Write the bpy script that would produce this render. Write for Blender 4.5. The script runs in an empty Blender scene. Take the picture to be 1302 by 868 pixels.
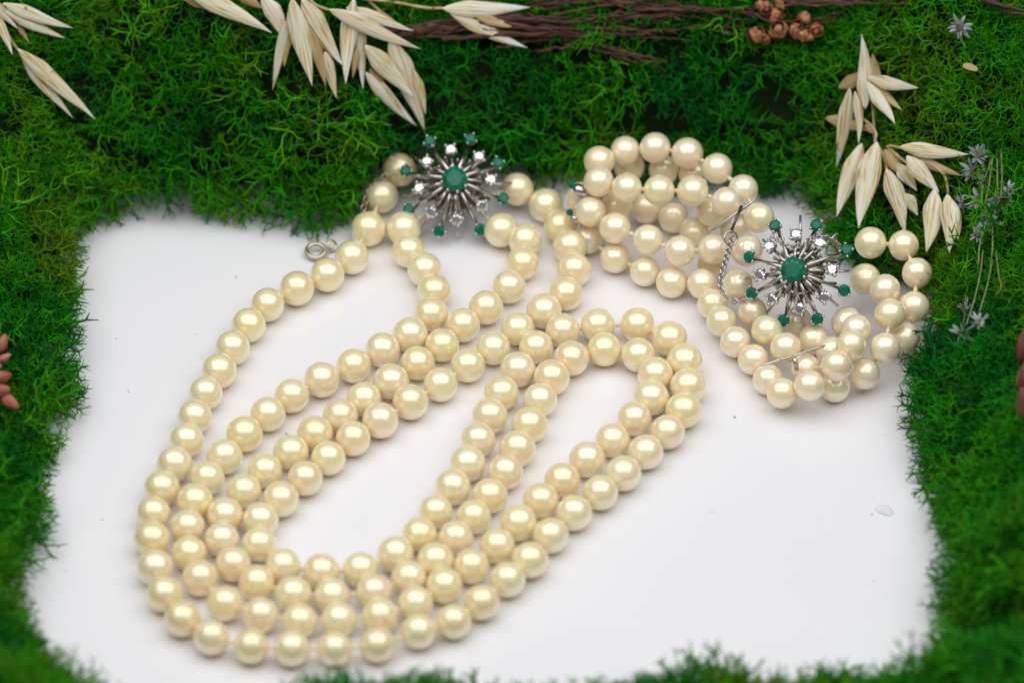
import bpy, math, random
import numpy as np
from mathutils import Vector, Matrix, kdtree, noise

# ------------------------------------------------------------------ camera
S = 0.001                                  # everything below is in millimetres
TH = math.radians(40.0)                    # camera looks 40 degrees down
DIST = 1777.5
LENS = 300.0
F, CX, CY = 1302 * LENS / 36.0, 651.0, 434.0
FWD = Vector((0, math.cos(TH), -math.sin(TH)))
UP = Vector((0, math.sin(TH), math.cos(TH)))
RT = Vector((1, 0, 0))
CAM = -FWD * DIST

scene = bpy.context.scene
col = scene.collection
cam_d = bpy.data.cameras.new('camera')
cam = bpy.data.objects.new('camera', cam_d); col.objects.link(cam)
cam.location = CAM * S
cam.rotation_euler = (math.pi / 2 - TH, 0, 0)
cam_d.lens = LENS; cam_d.sensor_width = 36.0
cam_d.clip_start = 0.02; cam_d.clip_end = 50
cam_d.dof.use_dof = True
cam_d.dof.focus_distance = DIST * S - 0.006
cam_d.dof.aperture_fstop = 10.0
cam_d.dof.aperture_blades = 7
scene.camera = cam

# ------------------------------------------------------------------ world + lamps
w = bpy.data.worlds.new('World'); scene.world = w; w.use_nodes = True
bg = w.node_tree.nodes['Background']
bg.inputs['Color'].default_value = (0.93, 0.95, 1.0, 1)
bg.inputs['Strength'].default_value = 0.19

def area(name, loc, target, sx, sy, power, colr):
    d = bpy.data.lights.new(name, 'AREA'); d.shape = 'RECTANGLE'
    d.size, d.size_y = sx, sy; d.energy = power; d.color = colr
    o = bpy.data.objects.new(name, d); col.objects.link(o)
    o.location = loc
    d_ = Vector(target) - Vector(loc)
    o.rotation_euler = (math.atan2(d_.y, -d_.z), 0, 0)     # long side stays parallel to the picture
    return o
area('softbox_lamp', (0.02, -0.08, 0.44), (0.0, -0.08, 0.0), 0.94, 0.56, 3.35, (1.0, 0.985, 0.98))

vs = scene.view_settings
vs.view_transform = 'Standard'; vs.look = 'None'; vs.exposure = 0.0; vs.gamma = 1.0
vs.use_curve_mapping = False
scene.render.engine = 'CYCLES'
cy = scene.cycles
cy.use_denoising = True
cy.max_bounces = 10; cy.diffuse_bounces = 5; cy.glossy_bounces = 5; cy.transmission_bounces = 8
cy.sample_clamp_indirect = 6.0
cy.caustics_reflective = False; cy.caustics_refractive = False

def ray(px, py):
    return (FWD * F + RT * (px - CX) + UP * (CY - py)).normalized()
def at(px, py, z=0.0):
    r = ray(px, py); return CAM + r * ((z - CAM.z) / r.z)

# ------------------------------------------------------------------ materials
def new_mat(name):
    m = bpy.data.materials.new(name); m.use_nodes = True
    nt = m.node_tree; b = nt.nodes['Principled BSDF']
    return m, nt, b
def N(nt, typ, **kw):
    n = nt.nodes.new(typ)
    for k, v in kw.items():
        if hasattr(n, k): setattr(n, k, v)
        else: n.inputs[k].default_value = v
    return n
def ramp(nt, fac, stops):
    r = nt.nodes.new('ShaderNodeValToRGB'); e = r.color_ramp.elements
    while len(e) > 1: e.remove(e[-1])
    e[0].position = stops[0][0]; e[0].color = (*stops[0][1], 1)
    for p, c in stops[1:]:
        x = e.new(p); x.color = (*c, 1)
    nt.links.new(fac, r.inputs['Fac']); return r
def bump(nt, b, height, strength, dist):
    n = N(nt, 'ShaderNodeBump'); n.inputs['Strength'].default_value = strength
    n.inputs['Distance'].default_value = dist
    nt.links.new(height, n.inputs['Height']); nt.links.new(n.outputs['Normal'], b.inputs['Normal'])

M = {}
# white card
m, nt, b = new_mat('white_card')
tc = N(nt, 'ShaderNodeTexCoord')
n1 = N(nt, 'ShaderNodeTexNoise'); n1.inputs['Scale'].default_value = 14; n1.inputs['Detail'].default_value = 4
nt.links.new(tc.outputs['Object'], n1.inputs['Vector'])
r_ = ramp(nt, n1.outputs['Fac'], [(0.3, (0.80, 0.805, 0.835)), (0.7, (0.83, 0.835, 0.86))])
nt.links.new(r_.outputs['Color'], b.inputs['Base Color'])
b.inputs['Roughness'].default_value = 0.24; b.inputs['Specular IOR Level'].default_value = 0.5
n2 = N(nt, 'ShaderNodeTexNoise'); n2.inputs['Scale'].default_value = 900; n2.inputs['Detail'].default_value = 3
nt.links.new(tc.outputs['Object'], n2.inputs['Vector'])
bump(nt, b, n2.outputs['Fac'], 0.12, 0.0003)
M['card'] = m
# pearl
def nacre(name, stops):
    m, nt, b = new_mat(name)
    oi = N(nt, 'ShaderNodeObjectInfo'); tc = N(nt, 'ShaderNodeTexCoord')
    rc = ramp(nt, oi.outputs['Random'], stops)
    nn = N(nt, 'ShaderNodeTexNoise'); nn.inputs['Scale'].default_value = 260; nn.inputs['Detail'].default_value = 4
    vm = N(nt, 'ShaderNodeVectorMath', operation='ADD')
    nt.links.new(tc.outputs['Object'], vm.inputs[0]); nt.links.new(oi.outputs['Location'], vm.inputs[1])
    nt.links.new(vm.outputs[0], nn.inputs['Vector'])
    mx = N(nt, 'ShaderNodeMix', data_type='RGBA', blend_type='MULTIPLY'); mx.inputs[0].default_value = 1.0
    rr = ramp(nt, nn.outputs['Fac'], [(0.3, (0.97, 0.90, 0.86)), (0.5, (0.99, 0.97, 0.95)), (0.7, (1, 1, 1))])
    nt.links.new(rc.outputs['Color'], mx.inputs[6]); nt.links.new(rr.outputs['Color'], mx.inputs[7])
    nt.links.new(mx.outputs[2], b.inputs['Base Color'])
    b.inputs['Roughness'].default_value = 0.28
    b.inputs['Metallic'].default_value = 0.09
    b.inputs['IOR'].default_value = 1.7
    b.inputs['Subsurface Weight'].default_value = 0.9
    b.inputs['Subsurface Radius'].default_value = (1.0, 0.66, 0.25)
    b.inputs['Subsurface Scale'].default_value = 0.003
    b.inputs['Coat Weight'].default_value = 1.0
    b.inputs['Coat Roughness'].default_value = 0.12
    b.inputs['Coat IOR'].default_value = 2.05
    n3 = N(nt, 'ShaderNodeTexNoise'); n3.inputs['Scale'].default_value = 700; n3.inputs['Detail'].default_value = 2
    nt.links.new(vm.outputs[0], n3.inputs['Vector'])
    bump(nt, b, n3.outputs['Fac'], 0.10, 0.0004)
    return m
M['pearl'] = nacre('pearl_nacre', [(0.0, (1.0, 0.855, 0.54)), (0.2, (1.0, 0.86, 0.61)), (0.4, (1.0, 0.835, 0.50)), (0.55, (1.0, 0.835, 0.58)),
                                   (0.75, (1.0, 0.86, 0.56)), (0.9, (1.0, 0.825, 0.60)), (1.0, (0.99, 0.845, 0.53))])
M['pearl_rose'] = nacre('pearl_nacre_rose', [(0.0, (1.0, 0.86, 0.62)), (0.3, (1.0, 0.835, 0.64)), (0.6, (0.99, 0.86, 0.59)), (0.8, (1.0, 0.825, 0.63)), (1.0, (0.99, 0.865, 0.64))])
# thread
m, nt, b = new_mat('silk_thread')
b.inputs['Base Color'].default_value = (0.85, 0.74, 0.50, 1); b.inputs['Roughness'].default_value = 0.6
M['thread'] = m
# metals
def metal(name, c, rough):
    m, nt, b = new_mat(name)
    b.inputs['Metallic'].default_value = 1.0; b.inputs['Roughness'].default_value = rough
    tc = N(nt, 'ShaderNodeTexCoord'); n = N(nt, 'ShaderNodeTexNoise'); n.inputs['Scale'].default_value = 600
    nt.links.new(tc.outputs['Object'], n.inputs['Vector'])
    r = ramp(nt, n.outputs['Fac'], [(0.35, tuple(x * 0.8 for x in c)), (0.65, c)])
    nt.links.new(r.outputs['Color'], b.inputs['Base Color'])
    return m
M['gold'] = metal('white_gold', (0.66, 0.62, 0.59), 0.20)
M['brushed'] = metal('brushed_white_gold', (0.40, 0.375, 0.36), 0.3)
M['brass'] = metal('worn_gold', (0.66, 0.58, 0.42), 0.28)
M['dark_gold'] = metal('dark_white_gold', (0.17, 0.15, 0.13), 0.42)  # white gold darkened to paint the shade inside the clasps
# stones
m, nt, b = new_mat('emerald')
b.inputs['Base Color'].default_value = (0.0, 0.155, 0.085, 1); b.inputs['Roughness'].default_value = 0.10
b.inputs['IOR'].default_value = 1.58; b.inputs['Specular IOR Level'].default_value = 0.2; b.inputs['Transmission Weight'].default_value = 0.25
tc = N(nt, 'ShaderNodeTexCoord'); n = N(nt, 'ShaderNodeTexNoise'); n.inputs['Scale'].default_value = 500
nt.links.new(tc.outputs['Object'], n.inputs['Vector'])
r_ = ramp(nt, n.outputs['Fac'], [(0.3, (0.0, 0.14, 0.075)), (0.7, (0.003, 0.24, 0.135))])
nt.links.new(r_.outputs['Color'], b.inputs['Base Color'])
M['emerald'] = m
m, nt, b = new_mat('diamond')
b.inputs['Base Color'].default_value = (0.95, 0.95, 0.97, 1); b.inputs['Roughness'].default_value = 0.02
b.inputs['IOR'].default_value = 2.3; b.inputs['Metallic'].default_value = 0.55; b.inputs['Transmission Weight'].default_value = 0.9
M['diamond'] = m
# moss
m, nt, b = new_mat('dyed_moss')
at_ = N(nt, 'ShaderNodeAttribute'); at_.attribute_name = 'tint'
tc = N(nt, 'ShaderNodeTexCoord'); n = N(nt, 'ShaderNodeTexNoise'); n.inputs['Scale'].default_value = 500; n.inputs['Detail'].default_value = 3
nt.links.new(tc.outputs['Object'], n.inputs['Vector'])
mx = N(nt, 'ShaderNodeMix', data_type='RGBA', blend_type='MULTIPLY'); mx.inputs[0].default_value = 1.0
rr = ramp(nt, n.outputs['Fac'], [(0.3, (0.7, 0.75, 0.7)), (0.7, (1.15, 1.1, 1.0))])
nt.links.new(at_.outputs['Color'], mx.inputs[6]); nt.links.new(rr.outputs['Color'], mx.inputs[7])
nt.links.new(mx.outputs[2], b.inputs['Base Color'])
b.inputs['Roughness'].default_value = 0.7; b.inputs['Specular IOR Level'].default_value = 0.12
tr = N(nt, 'ShaderNodeBsdfTranslucent'); nt.links.new(mx.outputs[2], tr.inputs['Color'])
ms = N(nt, 'ShaderNodeMixShader'); ms.inputs[0].default_value = 0.12
nt.links.new(b.outputs[0], ms.inputs[1]); nt.links.new(tr.outputs[0], ms.inputs[2])
nt.links.new(ms.outputs[0], nt.nodes['Material Output'].inputs['Surface'])
M['moss'] = m
# dry plant matter: streaks run along local x
def dry(name, stops, sx, sy, rough=0.55, trans=0.2, bmp=0.25):
    m, nt, b = new_mat(name)
    tc = N(nt, 'ShaderNodeTexCoord'); oi = N(nt, 'ShaderNodeObjectInfo')
    mp = N(nt, 'ShaderNodeMapping'); mp.inputs['Scale'].default_value = (sx, sy, sy)
    vm = N(nt, 'ShaderNodeVectorMath', operation='ADD')
    nt.links.new(tc.outputs['Object'], vm.inputs[0]); nt.links.new(oi.outputs['Random'], vm.inputs[1])
    nt.links.new(vm.outputs[0], mp.inputs['Vector'])
    n = N(nt, 'ShaderNodeTexNoise'); n.inputs['Scale'].default_value = 1; n.inputs['Detail'].default_value = 4
    nt.links.new(mp.outputs[0], n.inputs['Vector'])
    r = ramp(nt, n.outputs['Fac'], stops); nt.links.new(r.outputs['Color'], b.inputs['Base Color'])
    b.inputs['Roughness'].default_value = rough
    bump(nt, b, n.outputs['Fac'], bmp, 0.0004)
    if trans:
        t = N(nt, 'ShaderNodeBsdfTranslucent'); nt.links.new(r.outputs['Color'], t.inputs['Color'])
        x = N(nt, 'ShaderNodeMixShader'); x.inputs[0].default_value = trans
        nt.links.new(b.outputs[0], x.inputs[1]); nt.links.new(t.outputs[0], x.inputs[2])
        nt.links.new(x.outputs[0], nt.nodes['Material Output'].inputs['Surface'])
    return m
M['husk'] = dry('oat_husk', [(0.36, (0.56, 0.39, 0.15)), (0.44, (0.80, 0.68, 0.40)), (0.53, (0.87, 0.81, 0.57)), (0.62, (0.82, 0.86, 0.87))], 70, 2600, bmp=.10)
# husks bleach to a papery blue-white towards the tip
nt = M['husk'].node_tree
tc = N(nt, 'ShaderNodeTexCoord'); sp = N(nt, 'ShaderNodeSeparateXYZ'); nt.links.new(tc.outputs['Generated'], sp.inputs[0])
ns = next(n for n in nt.nodes if n.type == 'TEX_NOISE'); cr = next(n for n in nt.nodes if n.type == 'VALTORGB')
ma = N(nt, 'ShaderNodeMath', operation='MULTIPLY_ADD'); ma.inputs[1].default_value = 1.3; nt.links.new(ns.outputs['Fac'], ma.inputs[0]); nt.links.new(sp.outputs['X'], ma.inputs[2])
mr = N(nt, 'ShaderNodeMapRange'); mr.inputs['From Min'].default_value = 1.3; mr.inputs['From Max'].default_value = 1.9; nt.links.new(ma.outputs[0], mr.inputs['Value'])
mx = N(nt, 'ShaderNodeMix', data_type='RGBA'); mx.inputs[7].default_value = (0.76, 0.83, 0.90, 1)
nt.links.new(mr.outputs['Result'], mx.inputs[0]); nt.links.new(cr.outputs['Color'], mx.inputs[6])
for n in nt.nodes:
    if n.type == 'BSDF_PRINCIPLED': nt.links.new(mx.outputs[2], n.inputs['Base Color'])
    if n.type == 'BSDF_TRANSLUCENT': nt.links.new(mx.outputs[2], n.inputs['Color'])
M['husk_tan'] = dry('oat_husk_tan', [(0.3, (0.38, 0.24, 0.09)), (0.5, (0.55, 0.40, 0.19)), (0.7, (0.66, 0.55, 0.33))], 90, 900)
M['straw'] = dry('straw', [(0.3, (0.42, 0.30, 0.12)), (0.7, (0.62, 0.52, 0.30))], 200, 900, trans=0)
M['twig'] = dry('dry_twig', [(0.3, (0.020, 0.009, 0.006)), (0.5, (0.06, 0.022, 0.012)), (0.7, (0.14, 0.055, 0.03))], 300, 1500, 0.7, 0, 0.6)  # red-brown, with the shadow the twigs lie in darkened into the colour
M['bud'] = dry('dry_bud', [(0.3, (0.16, 0.05, 0.022)), (0.5, (0.42, 0.17, 0.08)), (0.7, (0.62, 0.33, 0.18))], 500, 900, 0.6, 0.1)
M['pink'] = dry('pink_bud', [(0.3, (0.24, 0.06, 0.035)), (0.5, (0.44, 0.14, 0.09)), (0.7, (0.58, 0.25, 0.20))], 200, 400, 0.6, 0.15)
M['bud_red'] = dry('brown_red_bud', [(0.3, (0.07, 0.02, 0.014)), (0.55, (0.17, 0.05, 0.035)), (0.75, (0.40, 0.19, 0.15))], 200, 400, 0.65, 0.1)
M['petal'] = dry('grey_petal', [(0.3, (0.22, 0.30, 0.27)), (0.5, (0.38, 0.47, 0.44)), (0.72, (0.62, 0.68, 0.66))], 400, 1200, 0.6, 0.3)
M['flower_eye'] = dry('flower_eye', [(0.3, (0.05, 0.03, 0.018)), (0.7, (0.22, 0.14, 0.09))], 900, 900, 0.8, 0)
M['green_stem'] = dry('green_stem', [(0.3, (0.09, 0.14, 0.05)), (0.7, (0.20, 0.27, 0.11))], 200, 900, 0.6, 0)
M['smear'] = dry('pale_smear', [(0.3, (0.82, 0.84, 0.90)), (0.7, (0.93, 0.94, 0.97))], 200, 500, 0.5, 0.3)
M['dust'] = dry('dust', [(0.3, (0.03, 0.025, 0.02)), (0.7, (0.10, 0.08, 0.06))], 900, 900, 0.8, 0)

# ------------------------------------------------------------------ mesh helpers (mm in, metres out)
class MB:
    def __init__(s): s.v = []; s.f = []
    def add(s, V, Fc):
        o = len(s.v); s.v += [tuple(p) for p in V]; s.f += [tuple(i + o for i in f) for f in Fc]
    def tube(s, pts, rad, n=6, cap=True):
        pts = [Vector(p) for p in pts]
        if not hasattr(rad, '__len__'): rad = [rad] * len(pts)
        V, Fc = [], []
        d0 = (pts[1] - pts[0]).normalized()
        nrm = d0.orthogonal().normalized()
        for i, p in enumerate(pts):
            d = (pts[min(i + 1, len(pts) - 1)] - pts[max(i - 1, 0)]).normalized()
            nrm = (nrm - d * nrm.dot(d)); nrm = nrm.normalized() if nrm.length > 1e-6 else d.orthogonal().normalized()
            bn = d.cross(nrm)
            for k in range(n):
                a = 2 * math.pi * k / n
                V.append(p + (nrm * math.cos(a) + bn * math.sin(a)) * rad[i])
        for i in range(len(pts) - 1):
            for k in range(n):
                k2 = (k + 1) % n
                Fc.append((i * n + k, i * n + k2, (i + 1) * n + k2, (i + 1) * n + k))
        if cap:
            Fc.append(tuple(range(n - 1, -1, -1))); Fc.append(tuple((len(pts) - 1) * n + k for k in range(n)))
        s.add(V, Fc)
    def ball(s, c, r, u=8, v=6, sc=(1, 1, 1)):
        c = Vector(c); V = [c + Vector((0, 0, r * sc[2]))]; Fc = []
        for i in range(1, v):
            t = math.pi * i / v
            for k in range(u):
                a = 2 * math.pi * k / u
                V.append(c + Vector((math.sin(t) * math.cos(a) * r * sc[0], math.sin(t) * math.sin(a) * r * sc[1], math.cos(t) * r * sc[2])))
        V.append(c - Vector((0, 0, r * sc[2]))); L = len(V) - 1
        for k in range(u): Fc.append((0, 1 + k, 1 + (k + 1) % u))
        for i in range(v - 2):
            for k in range(u):
                k2 = (k + 1) % u
                Fc.append((1 + i * u + k, 1 + (i + 1) * u + k, 1 + (i + 1) * u + k2, 1 + i * u + k2))
        o = 1 + (v - 2) * u
        for k in range(u): Fc.append((L, o + (k + 1) % u, o + k))
        s.add(V, Fc)
    def torus(s, c, R, r, ax=(0, 0, 1), n=14, k=6, stretch=1.0, sdir=None):
        ax = Vector(ax).normalized(); e1 = Vector(sdir) if sdir is not None else ax.orthogonal()
        e1 = (e1 - ax * e1.dot(ax)).normalized(); e2 = ax.cross(e1); c = Vector(c); V, Fc = [], []
        for i in range(n):
            a = 2 * math.pi * i / n; o = e1 * math.cos(a) * stretch + e2 * math.sin(a); p = c + o * R
            od = o.normalized()
            for j in range(k):
                q = 2 * math.pi * j / k; V.append(p + (od * math.cos(q) + ax * math.sin(q)) * r)
        for i in range(n):
            for j in range(k):
                i2, j2 = (i + 1) % n, (j + 1) % k
                Fc.append((i * k + j, i2 * k + j, i2 * k + j2, i * k + j2))
        s.add(V, Fc)
    def mesh(s, name, smooth=True):
        me = bpy.data.meshes.new(name)
        me.from_pydata([(x * S, y * S, z * S) for x, y, z in s.v], [], s.f)
        if smooth: me.shade_smooth()
        me.update(); return me

def obj(name, me, mat, parent=None, loc=(0, 0, 0), rot=None):
    o = bpy.data.objects.new(name, me); col.objects.link(o)
    if mat and not me.materials: me.materials.append(mat)
    if parent: o.parent = parent
    o.location = Vector(loc) * S
    if rot is not None: o.rotation_mode = 'QUATERNION'; o.rotation_quaternion = rot.to_quaternion() if isinstance(rot, Matrix) else rot
    return o
def empty(name, loc, label, cat):
    o = bpy.data.objects.new(name, None); col.objects.link(o); o.location = Vector(loc) * S
    o.empty_display_size = 0.005; o['label'] = label; o['category'] = cat
    return o
def frame(x, z):
    """rotation whose local x is x and whose local z is as near z as can be"""
    x = Vector(x).normalized(); z = Vector(z); z = (z - x * z.dot(x)).normalized(); y = z.cross(x)
    return Matrix((x, y, z)).transposed()

# ------------------------------------------------------------------ the card
mb = MB(); q = 420
mb.add([(-q, -q, 0), (q, -q, 0), (q, q, 0), (-q, q, 0), (-q, -q, -2), (q, -q, -2), (q, q, -2), (-q, q, -2)],
       [(0, 1, 2, 3), (7, 6, 5, 4), (0, 4, 5, 1), (1, 5, 6, 2), (2, 6, 7, 3), (3, 7, 4, 0)])
card = obj('white_card', mb.mesh('white_card', False), M['card'])
card['kind'] = 'structure'; card['label'] = 'white card surface under the jewellery'

# ------------------------------------------------------------------ moss bed shape
EDGE_PX = [(104, 270), (150, 268), (235, 270), (330, 270), (385, 284), (440, 280), (480, 254), (540, 240), (640, 234), (700, 234), (760, 236),
           (860, 232), (960, 236), (1000, 244), (1058, 262), (1072, 296), (1090, 330), (1125, 345), (1185, 352), (1200, 400), (1192, 450),
           (1182, 495), (1182, 545), (1198, 590), (1212, 640), (1218, 700), (1218, 760), (1230, 820), (1236, 860),
           (1160, 905), (1060, 900), (960, 915), (840, 908), (755, 925), (700, 950), (640, 926), (560, 918), (470, 925), (400, 934), (250, 975), (130, 950),
           (46, 890), (0, 830), (8, 790), (4, 730), (34, 690), (24, 640), (20, 600), (58, 560), (72, 510), (70, 450), (66, 400), (74, 330)]
EDGE = np.array([tuple(at(x, y, 0))[:2] for x, y in EDGE_PX])

def signed_dist(P):
    """positive outside the card opening"""
    A = EDGE; B = np.roll(EDGE, -1, 0)
    d2 = np.full(len(P), 1e18); inside = np.zeros(len(P), bool)
    for a, b_ in zip(A, B):
        e = b_ - a; t = np.clip(((P - a) @ e) / (e @ e), 0, 1)
        q = P - (a + t[:, None] * e); d2 = np.minimum(d2, (q ** 2).sum(1))
        c = ((a[1] > P[:, 1]) != (b_[1] > P[:, 1]))
        with np.errstate(divide='ignore', invalid='ignore'):
            xi = (b_[0] - a[0]) * (P[:, 1] - a[1]) / (b_[1] - a[1]) + a[0]
        inside ^= c & (P[:, 0] < xi)
    d = np.sqrt(d2); return np.where(inside, -d, d)

GX0, GX1, GY0, GY1, GS = -176.0, 176.0, -160.0, 176.0, 2.0
gx = np.arange(GX0, GX1 + .1, GS); gy = np.arange(GY0, GY1 + .1, GS)
XX, YY = np.meshgrid(gx, gy)
PP = np.stack([XX.ravel(), YY.ravel()], 1)
SD = signed_dist(PP)
def sstep(a, b_, x):
    t = np.clip((x - a) / (b_ - a), 0, 1); return t * t * (3 - 2 * t)
def cell(x, y):
    """clumps the bed is pieced together from: distance to the clump's middle, and a number for the clump"""
    wx, wy = x + 5 * noise.noise((x / 14, y / 14, .3)), y + 5 * noise.noise((x / 14, y / 14, 5.3))
    d, pts = noise.voronoi((wx / 24, wy / 24, .5)); q = pts[0]
    return d[0], (math.sin(q[0] * 127.1 + q[1] * 311.7) * 43758.5) % 1.0
def height_of(P, sd):
    d = np.maximum(sd, 0)
    wb = sstep(18, 60, P[:, 1]); wf = sstep(52, 84, -P[:, 1])
    hb = 32 * (1 - np.exp(-d / 11.0)) + 30 * (1 - np.exp(-d / 60.0))
    hs = 24 * (1 - np.exp(-d / 13.0)); hf = 15 * (1 - np.exp(-d / 9.0))
    # corners of the front rise nearer the lens
    hf = hf + 12 * sstep(55, 110, np.abs(P[:, 0])) * (1 - np.exp(-d / 10.0))
    h = hb * wb + hf * wf + hs * np.clip(1 - wb - wf, 0, 1)
    nz = np.array([noise.noise((p[0] / 17, p[1] / 17, 3.1)) + .5 * noise.noise((p[0] / 8, p[1] / 8, 7.7)) for p in P])
    cl = np.array([cell(p[0], p[1])[0] for p in P])
    return h + (nz * 5.0 + (.55 - cl) * 17.0) * (1 - np.exp(-d / 8.0))
HH = np.where(SD > 0, height_of(PP, SD), -3.0).reshape(XX.shape)
def H(x, y):
    fx = min(max((x - GX0) / GS, 0), len(gx) - 1.001); fy = min(max((y - GY0) / GS, 0), len(gy) - 1.001)
    i, j = int(fx), int(fy); u, v = fx - i, fy - j
    return (HH[j, i] * (1 - u) + HH[j, i + 1] * u) * (1 - v) + (HH[j + 1, i] * (1 - u) + HH[j + 1, i + 1] * u) * v
def on_moss(px, py, lift):
    """first point on the view ray that is 'lift' mm above the moss bed (or the card)"""
    r = ray(px, py); t = DIST - 190
    while t < DIST + 260:
        p = CAM + r * t
        if p.z < max(H(p.x, p.y), 0) + lift: return p
        t += 0.4
    return p
def moss_normal(p):
    e = 4.0
    return Vector((H(p.x - e, p.y) - H(p.x + e, p.y), H(p.x, p.y - e) - H(p.x, p.y + e), 2 * e)).normalized()

# ------------------------------------------------------------------ pearls
rng = random.Random(11)
PR = 3.66
def pearl_mesh(k):
    mb = MB(); mb.ball((0, 0, 0), 1.0, 32, 20)
    V = []
    for x, y, z in mb.v:
        n = noise.noise((x * 1.3 + k * 7, y * 1.3, z * 1.3))
        f = 1 + 0.012 * n
        V.append((x * f, y * f * (1 + .01 * math.sin(k)), z * f))
    mb.v = V; mb.v = [(a, b_, c) for a, b_, c in mb.v]
    return mb.mesh('pearl')
PEARL = [pearl_mesh(k) for k in range(5)]
for me in PEARL: me.materials.append(M['pearl'])
PEARL_B = [pearl_mesh(k + 9) for k in range(5)]
for me in PEARL_B: me.materials.append(M['pearl_rose'])
ALL_PEARLS = []

def put_pearl(parent, p, r, kinds):
    o = bpy.data.objects.new('pearl', rng.choice(kinds)); col.objects.link(o); o.parent = parent
    o.location = (p - parent.location / S) * S
    o.scale = (r, r, r)
    o.rotation_euler = (rng.uniform(0, 6.28), rng.uniform(0, 6.28), rng.uniform(0, 6.28))
    ALL_PEARLS.append((p.copy(), r)); return o

def spread(P, R, iters, planar):
    """push overlapping pearls apart; on the card they slide, in the pile they move along the depth of the pile"""
    n = len(P)
    for it in range(iters):
        kd = kdtree.KDTree(n)
        for i, p in enumerate(P): kd.insert(p, i)
        kd.balance(); moved = 0
        for i in range(n):
            for (q, j, d) in kd.find_range(P[i], 2.1 * PR):
                if j <= i: continue
                need = (R[i] + R[j]) * 0.995
                e = P[j] - P[i]; d = e.length
                if d < need and d > 1e-6:
                    moved += 1
                    if planar:
                        s_ = e / d * (need - d) * 0.5; s_.z = 0
                        P[i] = P[i] - s_; P[j] = P[j] + s_
                    else:
                        ri = (P[i] - CAM).normalized(); along = e.dot(ri); perp2 = max(d * d - along * along, 0)
                        want = math.sqrt(max(need * need - perp2, 0)); sgn = 1 if along > 0 else -1
                        k = (want - abs(along)) * 0.4 * sgn
                        side = e - ri * along
                        side = side * (0.06 * (need - d) / max(side.length, .1))
                        P[i] = P[i] - ri * k - side; P[j] = P[j] + ri * k + side
        for i in range(n):
            if planar: P[i].z = R[i]
            elif P[i].z < R[i]:
                r = (P[i] - CAM).normalized(); P[i] = P[i] + r * ((R[i] - P[i].z) / r.z)
        if not moved: break

def thread(parent, pts):
    base = parent.location / S
    mb = MB(); pts = [p - base for p in pts]
    path = []
    for a, b_ in zip(pts[:-1], pts[1:]):
        path += [a, a.lerp(b_, .5)]
    path.append(pts[-1]); mb.tube(path, 0.26, 6)
    for a, b_ in zip(pts[:-1], pts[1:]):
        if (b_ - a).length < 12: mb.ball(a.lerp(b_, .5), 0.5, 8, 6)
    return obj('thread', mb.mesh('thread'), M['thread'], parent)

A_PX = [(507.7, 216, 7), (484.6, 249.4, 4.2), (470, 291), (447.5, 327), (416, 349.4), (377.3, 366.7), (340, 387.4), (315.8, 413.3), (295.7, 442), (278.8, 471.4),
        (261.5, 499.7), (247.4, 530), (237.3, 559.5), (221.8, 590), (205.9, 620.5), (195.3, 652.6), (193.4, 685.4), (197.2, 721.3), (209.3, 755.3), (232, 786.3),
        (269, 810), (319.2, 821.4), (371, 824), (425.5, 824.6), (480, 819.6), (532.2, 802.6), (576.8, 790), (612.3, 765.5), (645.6, 736.4), (673.9, 711.9),
        (699.6, 680.5), (730, 652), (763.4, 626.3), (792.8, 601.7), (821, 574.6), (848.8, 549), (869, 521.4), (875, 491), (869, 460), (851.5, 430.5),
        (810.4, 412.9), (760.2, 413.7), (714.8, 419.6), (681, 441), (659.8, 470), (638, 499.7), (623, 529), (608, 559.5), (594.6, 589.5), (575.7, 619.3),
        (554, 650.3), (533.4, 679.8), (502.8, 704.3), (459.3, 725), (409, 726.5), (359.7, 719.4), (329.5, 691), (331.3, 662), (357, 634.4), (388, 608),
        (417.5, 582.3), (449, 557.5), (483.7, 534.5), (522, 511), (560, 489), (594.8, 464.5), (627.6, 442.7), (658.8, 418.5), (692.3, 396), (720.2, 373.3),
        (730, 343), (723.7, 311), (712, 287), (696.3, 264), (657.5, 240.7, 5)]
B_PX = [(512, 292.6), (522, 321.4), (537.5, 340.3), (551.7, 369.2), (548, 399.5), (520.5, 426.5), (487.6, 444.4), (449.6, 465), (409, 482.5), (371, 503),
        (340.7, 526.4), (311, 551.6), (285.7, 580.3), (263.6, 607.5), (248.2, 637.5), (238.8, 669.6), (240.7, 703.2), (254.6, 734.6), (286, 766.7), (331.3, 781.8),
        (381.2, 789.3), (431, 787.5), (483, 781.8), (528.4, 766.7), (565, 744), (599.5, 719.5), (632.3, 694), (660, 665), (687.9, 636), (715.2, 610.7),
        (746.5, 584), (779, 559.8), (806.5, 532.3), (828, 505), (833.9, 475.6), (812.3, 452), (768.5, 444.2), (726, 456), (700.5, 479.5), (687, 508),
        (673.5, 540.2), (658, 570), (642.3, 600), (622.9, 630), (602, 657), (579.5, 683.6), (553.8, 712.6), (520, 734.6), (475.6, 752.3), (422.3, 757.2),
        (372.9, 755.3), (326.8, 740.2), (296.6, 716.8), (282.2, 685.5), (286, 655.2), (310.6, 624.2), (337, 598.6), (370, 575), (400.8, 551.5), (433, 529),
        (463, 507.5), (497.3, 485), (531, 461.7), (562, 438.6), (588.6, 413.3), (618, 391), (647.2, 365), (664.5, 335), (667.5, 305.5), (637.3, 292.6, 4)]

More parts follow.
